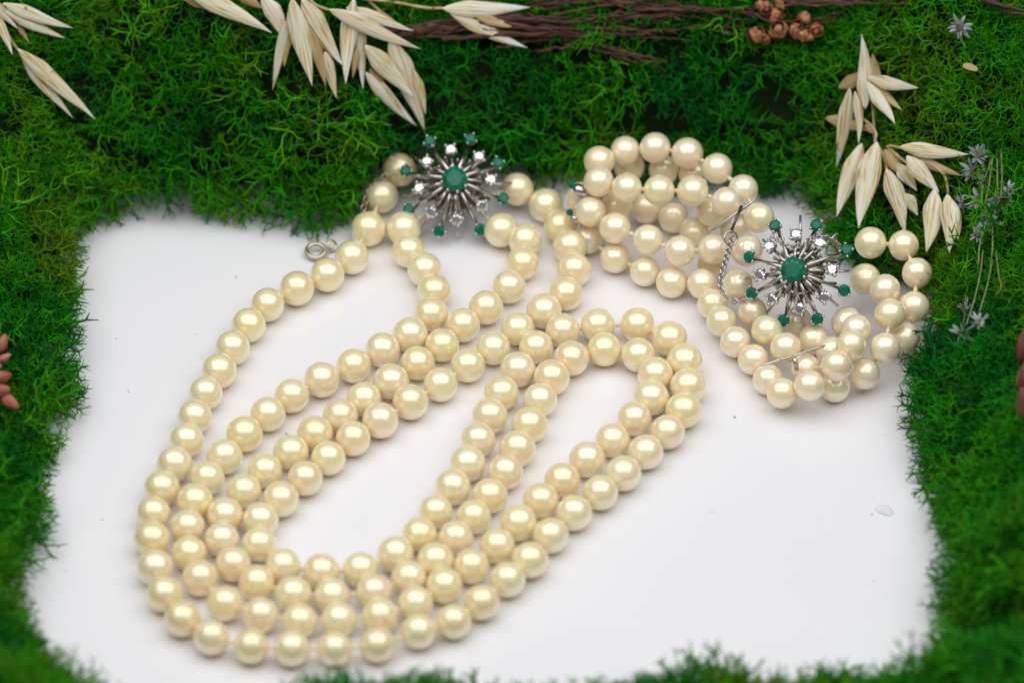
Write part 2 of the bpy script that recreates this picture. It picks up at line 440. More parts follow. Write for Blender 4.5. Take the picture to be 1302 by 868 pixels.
necklace = empty('pearl_necklace', at(450, 560, 0), 'long double strand cream pearl necklace laid in loops, emerald starburst clasp', 'necklace')
NP, NR, NI = [], [], []
for L in (A_PX, B_PX):
    idx = []
    for c in L:
        r = PR * rng.uniform(0.97, 1.035)
        idx.append(len(NP)); NR.append(r); NI.append(len(c) > 2)
        NP.append(at(c[0], c[1], c[2] if len(c) > 2 else r))
    if L is A_PX: A_I = idx
    else: B_I = idx
flat = [i for i in range(len(NP)) if not NI[i]]
fp = [NP[i] for i in flat]; spread(fp, [NR[i] for i in flat], 30, True)
for i, p in zip(flat, fp): NP[i] = p
for p, r in zip(NP, NR): put_pearl(necklace, p, r, PEARL)

BR_PX = [  # px, py, height of the centre above the card
    (747, 304, 3.4), (782, 328, 3.4), (820, 345, 3.4), (855, 359, 3.4), (893, 363, 3.4), (906, 386, 3.4), (917, 407, 3.4), (935, 434, 3.4),
    (958, 457, 3.4), (977, 483, 3.4), (994, 499, 4.5), (1029, 490, 7), (1062, 492, 3.4), (1099, 475, 4.5), (1125.5, 442, 9), (1132, 400, 11),
    (1125.5, 368, 11), (1100, 355, 8),                                                    # 0-17 outer row
    (750, 268, 9.8), (782, 290, 9.8), (824, 305, 9.8), (864, 319, 9.8), (907, 317, 9.8), (950, 319, 10.5),   # 18-23
    (761, 231, 16), (797, 239, 16.5), (838, 242, 16.5), (881, 243, 16.5), (924, 257, 16),                     # 24-28
    (762, 205, 15), (795, 192, 16), (833, 188, 16.5), (874, 195, 16.5), (912, 214, 16), (945, 241, 15), (965, 277, 14.5),   # 29-35
    (957, 397, 6), (975, 420, 6.5), (999, 442, 6.5), (1024, 469, 5), (1064, 464, 10), (1082, 439, 12), (1089, 419, 10), (1077, 410, 7),  # 36-43
    (1107, 308.5, 13), (1149, 312, 13), (1166, 347, 12), (1162, 390, 9), (1150, 429, 5),      # 44-48
    (1035, 432, 4), (1014, 410, 3.5), (938, 362, 8), (905, 337, 4), (935, 290, 5), (1057, 447, 5),
    (800, 212, 9), (844, 216, 9), (882, 222, 9), (784, 261, 8), (822, 265, 4.5), (857, 277, 4), (883, 295, 4.5), (905, 270, 8), (740, 252, 10)]
BR_ROWS = [range(0, 18), range(18, 24), range(24, 29), range(29, 36), range(36, 44), range(44, 49)]
bracelet = empty('pearl_bracelet', at(950, 400, 0), 'heaped multi-row pearl bracelet with emerald starburst clasp, by the right moss edge', 'bracelet')
BR = [PR * .90 * rng.uniform(0.97, 1.03) for _ in BR_PX]
BP = [at(*c) for c in BR_PX]
spread(BP, BR, 60, False)
for p, r in zip(BP, BR): put_pearl(bracelet, p, r, PEARL_B)

# ------------------------------------------------------------------ starburst clasps
def gem_mesh(r, depth, crown, n=8):
    V, Fc = [], []
    def ring(rr, z, off=0):
        o = len(V)
        for k in range(n): 
            a = 2 * math.pi * (k + off) / n; V.append((rr * math.cos(a), rr * math.sin(a), z))
        return o
    t = ring(r * .58, crown); mid = ring(r * .84, crown * .62, .5); g = ring(r, 0); g2 = ring(r, -crown * .15); pv = ring(r * .5, -depth * .55, .5)
    V.append((0, 0, -depth)); c = len(V) - 1
    Fc.append(tuple(t + k for k in range(n)))
    for k in range(n):
        k2 = (k + 1) % n
        Fc += [(t + k, mid + k, t + k2), (t + k, g + k, mid + k), (t + k2, mid + k, g + k2), (mid + k, g + k, g + k2),
               (g + k, g2 + k, g2 + k2, g + k2), (g2 + k, pv + k, g2 + k2), (pv + k, pv + k2, g2 + k2), (pv + k, c, pv + k2)]
    mb = MB(); mb.add(V, Fc); return mb.mesh('gem', False)
def setting_mesh(r, n, bead, drop, off=0.0):
    mb = MB()
    for k in range(n):
        a = 2 * math.pi * (k + off) / n; c, s_ = math.cos(a), math.sin(a)
        mb.tube([(c * r * .45, s_ * r * .45, -drop), (c * r * .95, s_ * r * .95, -drop * .35), (c * r * 1.05, s_ * r * 1.05, bead * .5)], bead * .62, 6)
        mb.ball((c * r * 1.0, s_ * r * 1.0, bead * .55), bead, 8, 6)
    mb.torus((0, 0, -drop * .55), r * .72, bead * .5, n=16, k=5)
    mb.tube([(0, 0, -drop * .5), (0, 0, -drop)], [r * .5, r * .25], 8)
    return mb.mesh('setting')
ROD = {}
def rod(name, a, b_, r0, r1, parent, mat):
    mb = MB(); mb.tube([a, Vector(a).lerp(Vector(b_), .5), b_], [r0, (r0 + r1) / 2, r1], 8)
    return obj(name, mb.mesh(name), mat, parent)

G_CENTER = gem_mesh(2.75, 2.2, 1.05, 10); G_CENTER.materials.append(M['emerald'])
G_EM = gem_mesh(1.34, 1.1, .5, 8); G_EM.materials.append(M['emerald'])
G_DI = gem_mesh(1.36, 1.1, .5, 8); G_DI.materials.append(M['diamond'])
S_C = setting_mesh(2.75, 8, .42, 2.4, .3); S_E = setting_mesh(1.34, 4, .36, 1.6, .5); S_D = setting_mesh(1.34, 4, .42, 1.6, .0)
for me in (S_C, S_E, S_D): me.materials.append(M['gold'])

def make_clasp(parent, centre, normal, turn, seed):
    rg = random.Random(seed)
    zl = normal.normalized(); xl = (RT - zl * RT.dot(zl)).normalized(); yl = zl.cross(xl)
    rot = Matrix((xl, yl, zl)).transposed()
    base = parent.location / S
    # the box of the clasp with its gallery: the part that carries the rest
    mb = MB()
    mb.tube([(0, 0, -5.0), (0, 0, -4.4), (0, 0, -2.2), (0, 0, -2.0)], [3.4, 4.0, 4.0, 3.6], 20)
    mb.torus((0, 0, -1.6), 4.8, .4, n=28)
    mb.tube([(0, 0, -2.2), (0, 0, 3.4)], [1.5, 1.1], 10)
    for k in range(8):
        a = 2 * math.pi * k / 8 + .2; c, s_ = math.cos(a), math.sin(a)
        mb.tube([(4.8 * c, 4.8 * s_, -1.6), (2.2 * c, 2.2 * s_, .8), (1.2 * c, 1.2 * s_, 3.0)], .28, 6)
    for sx in (-1, 1):
        for yy in (-2.2, 2.2):
            mb.torus((sx * 6.3, yy, -3.4), 1.0, .3, ax=(0, 1, 0), n=12)
    cl = obj('clasp', mb.mesh('clasp'), M['dark_gold'], parent, centre - base, rot)
    o = obj('centre_emerald', G_CENTER, None, cl, (0, 0, 5.6)); obj('setting', S_C, None, cl, (0, 0, 5.6))
    for k in range(8):
        a = math.radians(turn + 45 * k + rg.uniform(-2.5, 2.5)); c, s_ = math.cos(a), math.sin(a)
        rr = 10.7 * rg.uniform(.97, 1.03); zz = rg.uniform(-.3, .4)
        tilt = frame(Vector((c * math.cos(.25), s_ * math.cos(.25), -math.sin(.25))), Vector((c * math.sin(.25), s_ * math.sin(.25), math.cos(.25)))) @ Matrix.Rotation(rg.uniform(0, 1), 3, 'Z')
        obj('emerald', G_EM, None, cl, (rr * c, rr * s_, zz), tilt); obj('setting', S_E, None, cl, (rr * c, rr * s_, zz), tilt)
        rod('spoke', (2.3 * c, 2.3 * s_, 4.2), ((rr - .7) * c, (rr - .7) * s_, zz - 1.0), .37, .32, cl, M['gold'])
        rod('pin', (4.8 * c, 4.8 * s_, -1.2), ((rr + 1.1) * c, (rr + 1.1) * s_, -2.2), .34, .26, cl, M['gold'])
        a2 = math.radians(turn + 22.5 + 45 * k + rg.uniform(-2.5, 2.5)); c, s_ = math.cos(a2), math.sin(a2)
        rr = 7.7 * rg.uniform(.97, 1.03); zz = 2.0 + rg.uniform(-.3, .3)
        tilt = frame(Vector((c * math.cos(.3), s_ * math.cos(.3), -math.sin(.3))), Vector((c * math.sin(.3), s_ * math.sin(.3), math.cos(.3)))) @ Matrix.Rotation(rg.uniform(0, 1), 3, 'Z')
        obj('diamond', G_DI, None, cl, (rr * c, rr * s_, zz), tilt); obj('setting', S_D, None, cl, (rr * c, rr * s_, zz), tilt)
        rod('spoke', (2.3 * c, 2.3 * s_, 4.0), ((rr - .6) * c, (rr - .6) * s_, zz - .8), .35, .30, cl, M['gold'])
        for da in (-11.25, 11.25):
            a3 = a2 + math.radians(da + rg.uniform(-3, 3)); c3, s3 = math.cos(a3), math.sin(a3); q3 = rg.uniform(5.2, 6.6); z3 = rg.uniform(-.6, .3)
            mb = MB(); mb.tube([(1.6 * c3, 1.6 * s3, 1.8), (q3 * .6 * c3, q3 * .6 * s3, 1.0), (q3 * c3, q3 * s3, z3)], [.3, .28, .24], 6); mb.ball((q3 * c3, q3 * s3, z3), .45, 8, 6)
            obj('beaded_pin', mb.mesh('beaded_pin'), M['gold'], cl)
        rod('pin', (4.8 * c, 4.8 * s_, -1.6), (rg.uniform(10.2, 12.2) * c, rg.uniform(10.2, 12.2) * s_, -2.8), .36, .25, cl, M['gold'])
    return cl
V_ = -FWD
C1 = at(578, 236, 9.5)
make_clasp(necklace, C1, V_ * .97 + UP * .22, 73, 3)
C2 = at(1015, 346, 15.5)
make_clasp(bracelet, C2, V_ * .965 - RT * .22 + UP * .07, 70, 4)

# threads
thread(necklace, [NP[i] for i in A_I] + [C1 + Vector((5, 0, -3))])
thread(necklace, [C1 + Vector((-4, -2, -4))] + [NP[i] for i in B_I] + [C1 + Vector((4, -2, -4))])
for rw in BR_ROWS: thread(bracelet, [BP[i] for i in rw])

# chains: small round links, too small to pick apart
def chain(parent, pts, R=.62, r=.17, name='safety_chain', mat='gold'):
    base = parent.location / S
    P = [Vector(p) for p in pts]
    # resample
    out = [P[0]]; step = R * 1.55
    acc = 0
    for a, b_ in zip(P[:-1], P[1:]):
        L = (b_ - a).length; t = step - acc
        while t <= L:
            out.append(a.lerp(b_, t / L)); t += step
        acc = L - (t - step)
    mb = MB()
    for i in range(len(out) - 1):
        d = (out[i + 1] - out[i]).normalized(); o1 = d.orthogonal().normalized(); o2 = d.cross(o1)
        mb.torus(out[i] - base, R, r, o1 if i % 2 else o2, 10, 5, 1.25, d)
    c = obj(name, mb.mesh(name), M[mat], parent); c['kind'] = 'stuff'; return c
def smooth_path(ctrl, n=8):
    P = [Vector(p) for p in ctrl]; P = [P[0] * 2 - P[1]] + P + [P[-1] * 2 - P[-2]]; out = []
    for i in range(1, len(P) - 2):
        for k in range(n):
            t = k / n; a, b_, c, d = P[i - 1], P[i], P[i + 1], P[i + 2]
            out.append(.5 * ((2 * b_) + (c - a) * t + (2 * a - 5 * b_ + 4 * c - d) * t * t + (3 * b_ - a - 3 * c + d) * t ** 3))
    out.append(P[-2]); return out
def toward(p, mm): return p + (CAM - p).normalized() * mm
chain(bracelet, smooth_path([at(931, 303, 16), at(923, 330, 16), at(917, 352, 15.5), at(918, 372, 14), at(930, 382, 13), at(945, 382, 14), at(957, 378, 16)]))
chain(bracelet, smooth_path([at(983, 300, 22), at(1000, 311, 22.5), at(1020, 311, 22.5), at(1040, 300, 22), at(1060, 305, 20), at(1070, 318, 17)]), .55, .16)
chain(necklace, smooth_path([at(500, 222, 9), at(486, 226, 8.5), at(471, 240, 6.5), at(463, 262, 4), at(456, 286, 1.5), at(448, 297, 1)]), .6, .17, mat='brass')
mb = MB(); mb.torus(at(929, 303, 16.5) - bracelet.location / S, 1.5, .22, V_ + RT * .4, 18, 6)
obj('jump_ring', mb.mesh('jump_ring'), M['gold'], bracelet)
mb = MB(); mb.tube([at(929, 296, 17) - bracelet.location / S, at(936, 278, 19) - bracelet.location / S, at(943, 262, 20) - bracelet.location / S], [.35, .3, .35], 6)
obj('chain_bar', mb.mesh('chain_bar'), M['dark_gold'], bracelet)
mb = MB(); mb.torus(at(401.5, 319, 1.3) - necklace.location / S, 1.9, .5, (0.0, -.2, 1), 22, 8)
obj('jump_ring', mb.mesh('jump_ring'), M['brass'], necklace)
mb = MB(); mb.torus(at(422, 312, 1.5) - necklace.location / S, 1.0, .3, (.5, -.6, .6), 18, 8)
obj('jump_ring', mb.mesh('jump_ring'), M['brass'], necklace)
# flat spacer bars of the bracelet
def bar(a, b_, wdt, th):
    base = bracelet.location / S
    mb = MB(); P = [a.lerp(b_, t) - base for t in (0, .08, .5, .92, 1)]
    mb.tube(P, [wdt * .35, wdt, wdt, wdt, wdt * .35], 8)
    for t in (.3, .7): mb.torus(a.lerp(b_, t) - base, wdt * 1.25, .14, b_ - a, 12, 5)
    return obj('spacer_bar', mb.mesh('spacer_bar'), M['gold'], bracelet)
bar(at(902, 296, 14.0), at(959, 255, 20.5), .3, .2)
bar(at(967, 465, 9.6), at(1050, 439, 9.0), .3, .2)
mb = MB(); mb.tube([at(1010, 455, 10.5) - bracelet.location / S, at(1013, 470, 8) - bracelet.location / S], .5, 6)
obj('spacer_post', mb.mesh('spacer_post'), M['gold'], bracelet)
# end piece with its two small emeralds
mb = MB(); b0 = bracelet.location / S
mb.tube([at(729, 241, 14) - b0, at(733, 241, 14) - b0, at(752, 246, 13) - b0], [.9, 1.35, 1.35], 10)
mb.tube([at(726, 276, 9) - b0, at(731, 278, 8.6) - b0, at(742, 282, 8) - b0], [.6, .9, .9], 8)
ep = obj('end_piece', mb.mesh('end_piece'), M['gold'], bracelet)
for px, py, z in ((727.5, 236, 15), (724.5, 270, 9.6)):
    obj('emerald', G_EM, None, ep, at(px, py, z) - b0, frame(RT, V_ - RT * .8)).scale = (.6, .6, .6)

# where the oats lie on the bed (pixel of base and tip, width, lift, husk kind)
OATS = [((1110, 176), 'pale oat sprig hanging on the right moss bank above the bracelet',
    [(1049, 150, 1108, 168, 18, -5, 'husk_tan'), (1066, 112, 1110, 90, 18, -5, 'husk_tan'), (1113, 108, 1108, 68, 17, -4, 'husk_tan'),
     (1100, 139, 1094, 44, 22, -1), (1102, 98, 1167, 113, 17, 0), (1108, 103, 1145, 142, 13, -2, 'husk_tan'), (1102, 104, 1137, 159, 17, 1),
     (1087, 116, 1092, 183, 13, -1), (1080, 112, 1066, 216, 19, 0), (1096, 182, 1066, 276, 26, 0), (1115, 180, 1091, 290, 31, 1.5),
     (1100, 158, 1116, 172, 9, -3, 'husk_tan'), (1124, 190, 1150, 225, 20, -4, 'husk_tan'), (1140, 208, 1166, 243, 18, -3),
     (1127, 214, 1153, 297, 25, 0), (1150, 246, 1168, 274, 17, -3), (1143, 187, 1232, 196, 20, 0), (1160, 198, 1224, 226, 13, -2, 'husk_tan'),
     (1153, 198, 1193, 246, 23, 1), (1188, 240, 1177, 321, 27, 1), (1213, 256, 1219, 306, 13, -1, 'husk_tan'), (1204, 247, 1209, 321, 28, 1)],
    [[(1098, 60, -3), (1104, 100, -3), (1110, 140, -2), (1112, 176, -2)], [(1096, 150, 0), (1108, 160, 1), (1114, 170, 0), (1112, 182, 0)],
     [(1130, 185, 0), (1150, 189, 1), (1160, 193, 0)], [(1155, 200, 1), (1176, 205, 2), (1200, 222, 2), (1206, 248, 1)],
     [(1112, 176, -2), (1122, 196, -1), (1128, 216, 0)], [(1128, 186, -1), (1150, 205, 0), (1176, 222, 0), (1188, 242, 0)]], 9.0, 1),
 ((430, 10), 'large cream oat sprig drooping from the top edge above the necklace clasp',
    [(226, -6, 310, 17, 18, -2, 'husk_tan'), (236, -10, 346, 41, 24, -1), (300, -8, 335, 10, 16, -3, 'husk_tan'), (332, -6, 372, 56, 23, -1), (368, 34, 361, 86, 13, -1, 'husk_tan'), (368, 22, 344, 114, 15, 1),
     (371, -2, 394, 110, 27, 2), (394, 36, 400, 80, 14, -2, 'husk_tan'), (393, 40, 416, 109, 17, -1, 'husk_tan'), (413, 66, 430, 125, 16, -2),
     (384, -2, 437, 84, 28, 1), (450, -2, 437, 107, 23, 2), (460, 22, 459, 115, 16, 0), (455, 60, 448, 100, 10, -1, 'husk_tan'), (470, 14, 520, 42, 12, -1, 'husk_tan'), (440, 10, 527, 37, 16, 0), (418, 12, 535, 61, 21, 1),
     (470, 88, 510, 140, 13, -2, 'husk_tan'), (465, 92, 528, 163, 19, -1), (496, 48, 538, 167, 30, 0), (527, 90, 542, 146, 12, -1), (464, 58, 529, 123, 25, 1.5),
     (606, 22, 659, 34, 13, -1, 'husk_tan'), (570, 14, 670, 62, 20, 0), (562, 11, 674, 13, 22, 1)],
    [[(300, -14, -2), (360, -8, -2), (420, -10, -2), (500, -12, -2)], [(371, -10, 1), (372, 0, 1)], [(384, -10, 0), (396, 2, 0), (404, 8, 0), (418, 13, 0)],
     [(454, -2, 0), (500, 3, 1), (540, 10, 1), (564, 11, 0)], [(450, -12, 1), (450, 0, 1)], [(462, -4, 0), (478, 10, 0), (488, 20, 0)]], 9.0, 2),
 ((10, 20), 'cream oat sprig poking in at the top left corner',
    [(-14, 0, 22, 38, 13, -1), (-4, 18, 16, 70, 13, 0), (-20, 8, 16, 14, 12, -2), (22, 32, 38, 54, 7, -3, 'husk_tan'), (6, 14, 84, 49, 15, -1), (4, 4, 92, 38, 17, 0),
     (26, 66, 91, 153, 17, -1), (22, 62, 121, 153, 21, 0)],
    [[(-20, -10, -1), (-4, 4, 0), (6, 8, 0)], [(-10, 2, -1), (4, 30, 0), (12, 48, 0), (24, 66, 0)]], 8.0, 3)]
def husk_ends(h, lift):
    lf = lift + 3.5 + (h[5] if len(h) > 5 else 0)
    return on_moss(h[0], h[1], lf), on_moss(h[2], h[3], lf - 1.5)
AVOID = []
for o_ in OATS:
    for h in o_[2]:
        a, b_ = husk_ends(h, o_[4])
        for t in (.08, .2, .32, .44, .56, .68, .8, .92): AVOID.append((a.lerp(b_, t), h[4] / 6.0 * .55 * (1 - .5 * t) + .4))

# ------------------------------------------------------------------ moss sprigs
def sprig(seed, levels, L0, r0, spread_):
    rg = random.Random(seed); V = []; Q = []
    def branch(p, d, L, r, lev):
        bend = Vector((rg.uniform(-1, 1), rg.uniform(-1, 1), rg.uniform(-.4, .6))) * .75
        p1 = p + d * L * .5; d2 = (d + bend).normalized(); p2 = p1 + d2 * L * .5
        nrm = d.orthogonal().normalized(); o = len(V)
        end = lev == 0
        rings = ((p, d, r), (p2, d2, r * .35)) if end else ((p, d, r), (p1, (d + d2).normalized(), r * .92), (p2, d2, r * .82))
        for pp, dd, rr in rings:
            nrm = (nrm - dd * nrm.dot(dd)).normalized(); bn = dd.cross(nrm)
            for k in range(3):
                a = 2.0944 * k; V.append(pp + (nrm * math.cos(a) + bn * math.sin(a)) * rr)
        for i in range(len(rings) - 1):
            for k in range(3):
                k2 = (k + 1) % 3; Q.append((o + i * 3 + k, o + i * 3 + k2, o + i * 3 + 3 + k2, o + i * 3 + 3 + k))
        if end: return
        nk = 2 if rg.random() < (.72 if lev > 1 else .6) else 3
        az = rg.uniform(0, 6.28); ob = d2.orthogonal().normalized(); oc = d2.cross(ob)
        for k in range(nk):
            a = az + 6.283 * k / nk + rg.uniform(-.4, .4); t = math.radians(rg.uniform(.6, 1.25) * spread_)
            nd = d2 * math.cos(t) + (ob * math.cos(a) + oc * math.sin(a)) * math.sin(t)
            branch(p2, nd.normalized(), L * rg.uniform(.68, .95), r * .82, lev - 1)
    branch(Vector((0, 0, -1.5)), Vector((rg.uniform(-.25, .25), rg.uniform(-.25, .25), 1)).normalized(), L0, r0, levels)
    return np.array([tuple(v) for v in V]), np.array(Q, dtype=np.int64)
SPR = []
for k in range(17):
    if k >= 14: SPR.append(sprig(300 + k, 3, 4.8, .50, 46))
    elif k < 9: SPR.append(sprig(100 + k, 4, 2.5, .27, 44))
    else: SPR.append(sprig(200 + k, 4, 3.6, .36, 42))

npr = np.random.default_rng(5)
PAL = np.array([(0.005, 0.210, 0.030), (0.022, 0.390, 0.014), (0.080, 0.540, 0.008), (0.190, 0.480, 0.012), (0.190, 0.300, 0.018)])
kdo = kdtree.KDTree(len(AVOID))
for i, (p, r) in enumerate(AVOID): kdo.insert(p, i)
kdo.balance()
kdp = kdtree.KDTree(len(ALL_PEARLS) + 2)
for i, (p, r) in enumerate(ALL_PEARLS): kdp.insert(p, i)
kdp.insert(C1, len(ALL_PEARLS)); kdp.insert(C2, len(ALL_PEARLS) + 1); kdp.balance()

def project(P):
    d = P - np.array(CAM); z = d @ np.array(FWD)
    return CX + F * (d @ np.array(RT)) / z, CY - F * (d @ np.array(UP)) / z

cand = np.stack([npr.uniform(GX0 + 3, GX1 - 3, 60000), npr.uniform(GY0 + 3, GY1 - 3, 60000)], 1)
ex = npr.integers(0, len(EDGE), 9000); tt = npr.uniform(0, 1, (9000, 1)); fr = EDGE[ex] * (1 - tt) + np.roll(EDGE, -1, 0)[ex] * tt + npr.normal(0, 2.2, (9000, 2))
cand = np.concatenate([fr[:2600], cand])
csd = signed_dist(cand)
rag = np.array([noise.noise((x / 7, y / 7, 2.2)) + .6 * noise.noise((x / 3.5, y / 3.5, 6.2)) for x, y in cand])
ok_ = (csd > .4) & (csd + 4.5 * rag > .2); cand = cand[ok_]; csd = csd[ok_]     # ragged, torn edge
cz = np.array([H(x, y) for x, y in cand])
px, py = project(np.column_stack([cand, cz]))
inframe = (px > -60) & (px < 1362) & (py > -50) & (py < 960)
TARGET = 8000
bvV, bvF, bvC = [], [], []; off = 0; count = 0; outer = 0
for i in range(len(cand)):
    if count >= TARGET: break
    if not inframe[i]:
        # beyond the frame the bed thins out: fewer, larger sprigs
        if npr.random() > .09: continue
    x, y = cand[i]
    if csd[i] > 3 and noise.noise((x / 6.5, y / 6.5, 4.4)) + .5 * noise.noise((x / 3, y / 3, 8.4)) < -.36 and npr.random() < .75: continue
    p = Vector((x, y, cz[i])); nrm = moss_normal(p)
    # patches of differently dyed moss
    t1 = noise.noise((x / 22, y / 22, 1.7)); t2 = noise.noise((x / 9, y / 9, 9.2))
    coarse = t1 + .6 * t2 > .12
    k = npr.integers(9, 17) if (coarse and npr.random() < .45) else npr.integers(0, 9)
    if csd[i] < 5 and npr.random() < .8: k = npr.integers(9, 17)
    SV, SQ = SPR[k]
    sc = npr.uniform(.75, 1.25) * (1.0 if inframe[i] else 1.5) * (0.70 + .30 * min(csd[i] / 8, 1))
    d = (nrm * 1.0 + Vector((0, 0, .35)) + Vector(npr.normal(0, .42, 3))).normalized()
    if csd[i] < 5:   # fringe leans out over the card
        g = Vector((x, y, 0)); e = 1.0
        gr = signed_dist(np.array([[x + e, y], [x - e, y], [x, y + e], [x, y - e]]))
        out = Vector((gr[0] - gr[1], gr[2] - gr[3], 0)).normalized() * -1
        d = (d + out * npr.uniform(.1, .8)).normalized()
    R = frame(d.orthogonal(), d); R = R @ Matrix.Rotation(npr.uniform(0, 6.28), 3, 'Z')
    near_jewel = csd[i] < 22 and y > -40 and abs(x) < 112
    for shrink in (1.0, .6, .38):          # a sprig that would grow into something is a shorter one
        W = (SV * sc * shrink) @ np.array(R).T + np.array(p)
        if W[:, 2].min() < .05: W[:, 2] = np.maximum(W[:, 2], .12)
        bad = False
        if near_jewel:
            for q in W[::9]:
                q = Vector(q)
                for (co, j, dd) in kdp.find_range(q, 10.5):
                    e = q - co; fwd = e.dot(V_); lat = (e - V_ * fwd).length
                    if j >= len(ALL_PEARLS):
                        if fwd > -1.5: bad = True; break
                    elif dd < ALL_PEARLS[j][1] + .15 or (fwd > 0 and lat < ALL_PEARLS[j][1] * .9 and not (j >= len(NP) and x > 70 and lat > ALL_PEARLS[j][1] * .55)): bad = True; break
                if bad: break
        if not bad and y > 10:
            for q in W[::9]:
                q = Vector(q)
                for (co, j, dd) in kdo.find_range(q, 5.0):
                    e = q - co; fwd = e.dot(V_)
                    if dd < AVOID[j][1] * .6 or (fwd > 0 and (e - V_ * fwd).length < AVOID[j][1] * .8): bad = True; break
                if bad: break
        if not bad: break
    if bad: continue
    # tint of this sprig
    f = .35 + 2.3 * cell(x, y)[1] + 1.2 * t1 + 1.0 * t2 + npr.normal(0, .4)
    if x > 85 and y > 10: f += .6
    f = min(max(f, 0), 3.999); a = int(f); c = PAL[a] * (1 - (f - a)) + PAL[a + 1] * (f - a)
    c = c * npr.uniform(.38, .80)
    bvV.append(W); bvF.append(SQ + off); bvC.append(np.repeat(c[None], len(W), 0)); off += len(W); count += 1
# the bed itself: moss under the sprigs, painted near-black for the shade in the gaps
keep = (SD > 1.6).reshape(XX.shape); ids = -np.ones(XX.shape, int); bv = []; bq = []
for j in range(XX.shape[0]):
    for i in range(XX.shape[1]):
        if keep[j, i]: ids[j, i] = len(bv); bv.append((XX[j, i], YY[j, i], max(HH[j, i] - 2.0, .06)))
for j in range(XX.shape[0] - 1):
    for i in range(XX.shape[1] - 1):
        q4 = (ids[j, i], ids[j, i + 1], ids[j + 1, i + 1], ids[j + 1, i])
        if min(q4) >= 0: bq.append(q4)
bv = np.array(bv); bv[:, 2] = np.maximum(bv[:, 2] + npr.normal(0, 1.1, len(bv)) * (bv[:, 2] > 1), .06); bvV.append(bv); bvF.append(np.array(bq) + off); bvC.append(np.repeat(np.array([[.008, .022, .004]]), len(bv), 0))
VV = np.concatenate(bvV) * S; QQ = np.concatenate(bvF); CC = np.concatenate(bvC)
me = bpy.data.meshes.new('moss')
me.vertices.add(len(VV)); me.vertices.foreach_set('co', VV.astype(np.float32).ravel())
me.loops.add(len(QQ) * 4); me.loops.foreach_set('vertex_index', QQ.astype(np.int32).ravel())
me.polygons.add(len(QQ)); me.polygons.foreach_set('loop_start', (np.arange(len(QQ)) * 4).astype(np.int32))
me.polygons.foreach_set('use_smooth', np.ones(len(QQ), bool))
me.update(calc_edges=True)
ca = me.color_attributes.new('tint', 'FLOAT_COLOR', 'POINT')
ca.data.foreach_set('color', np.column_stack([CC, np.ones(len(CC))]).astype(np.float32).ravel())
moss = obj('moss', me, M['moss']); moss['kind'] = 'stuff'; moss['category'] = 'moss'
moss['label'] = 'bright green branching moss banked around the white card'
print('moss sprigs', count, 'tris', len(QQ) * 2)

# ------------------------------------------------------------------ oats
def glume_mesh(L, W, D, ribs, bendy, seed):
    """one boat-shaped husk along +x, ribbed on its back (z), hollow below"""
    rg = random.Random(seed); nu, nv = 22, 28; V = []; Fc = []
    for i in range(nu + 1):
        t = i / nu
        wd = W * .5 * (math.sin(math.pi * min(t / .78, 1.0) * .5) ** .8 if t < .39 else 1) 
        prof = (t / .30) ** .65 if t < .30 else (1 - ((t - .30) / .70) ** 1.55)
        wd = W * .5 * max(prof, .03)
        zc = bendy * (t - .5) ** 2 * 4 - bendy
        for j in range(nv + 1):
            a = math.pi * j / nv
            wob = noise.noise((t * 2.2, seed * 3.7, .5)) * .18
            rib = 1 + .045 * math.cos(2 * ribs * a) * min(1, t * 5)
            V.append((t * L, math.cos(a + wob) * wd * rib * (1 + (wob if j > nv / 2 else -wob)) + .03 * L * math.sin(t * 3 + seed) * t, zc + math.sin(a) * wd * D * rib))
    o = len(V)
    for i in range(nu + 1):
        t = i / nu
        for j in range(nv + 1):
            x, y, z = V[i * (nv + 1) + j]
            zc = bendy * (t - .5) ** 2 * 4 - bendy
            V.append((x, y * .93, zc + (z - zc) * .75 - .12))
    k = nv + 1
    for i in range(nu):
        for j in range(nv):
            Fc.append((i * k + j, i * k + j + 1, (i + 1) * k + j + 1, (i + 1) * k + j))
            Fc.append((o + i * k + j, o + (i + 1) * k + j, o + (i + 1) * k + j + 1, o + i * k + j + 1))
        Fc.append((i * k, (i + 1) * k, o + (i + 1) * k, o + i * k)); Fc.append((i * k + nv, o + i * k + nv, o + (i + 1) * k + nv, (i + 1) * k + nv))
    Fc.append(tuple(range(nv, -1, -1)) + tuple(o + j for j in range(nv + 1)))
    Fc.append(tuple(nu * k + j for j in range(nv + 1)) + tuple(o + nu * k + j for j in range(nv, -1, -1)))
    mb = MB(); mb.add(V, Fc); return mb.mesh('husk')
def oat(name_loc, label, husks, stems, lift=9.0, seed=0):
    rg = random.Random(seed); root = empty('oat_sprig', on_moss(*name_loc, 2), label, 'oat sprig'); base = root.location / S
    for i, h in enumerate(husks):
        wpx = h[4]; mat = h[6] if len(h) > 6 else 'husk'
        a, b_ = husk_ends(h, lift)
        d = b_ - a; n = (moss_normal(a.lerp(b_, .5)) * .5 + V_ * .9 + Vector((rg.uniform(-.3, .3), 0, 0))).normalized()
        sc = (a - CAM).length / F
        me = glume_mesh(d.length, wpx * sc * 1.0, rg.uniform(.32, .46), rg.choice((6, 7)), d.length * .05, seed * 50 + i)
        obj('husk', me, M[mat], root, a - base, frame(d, n))
    for st in stems:
        P = smooth_path([on_moss(x, y, lift - 1 + (dz if dz else 0)) - base for x, y, dz in st], 6)
        mb = MB(); mb.tube(P, [0.32] * len(P), 6); obj('stem', mb.mesh('stem'), M['straw'], root)
    return root
for o_ in OATS: oat(*o_)

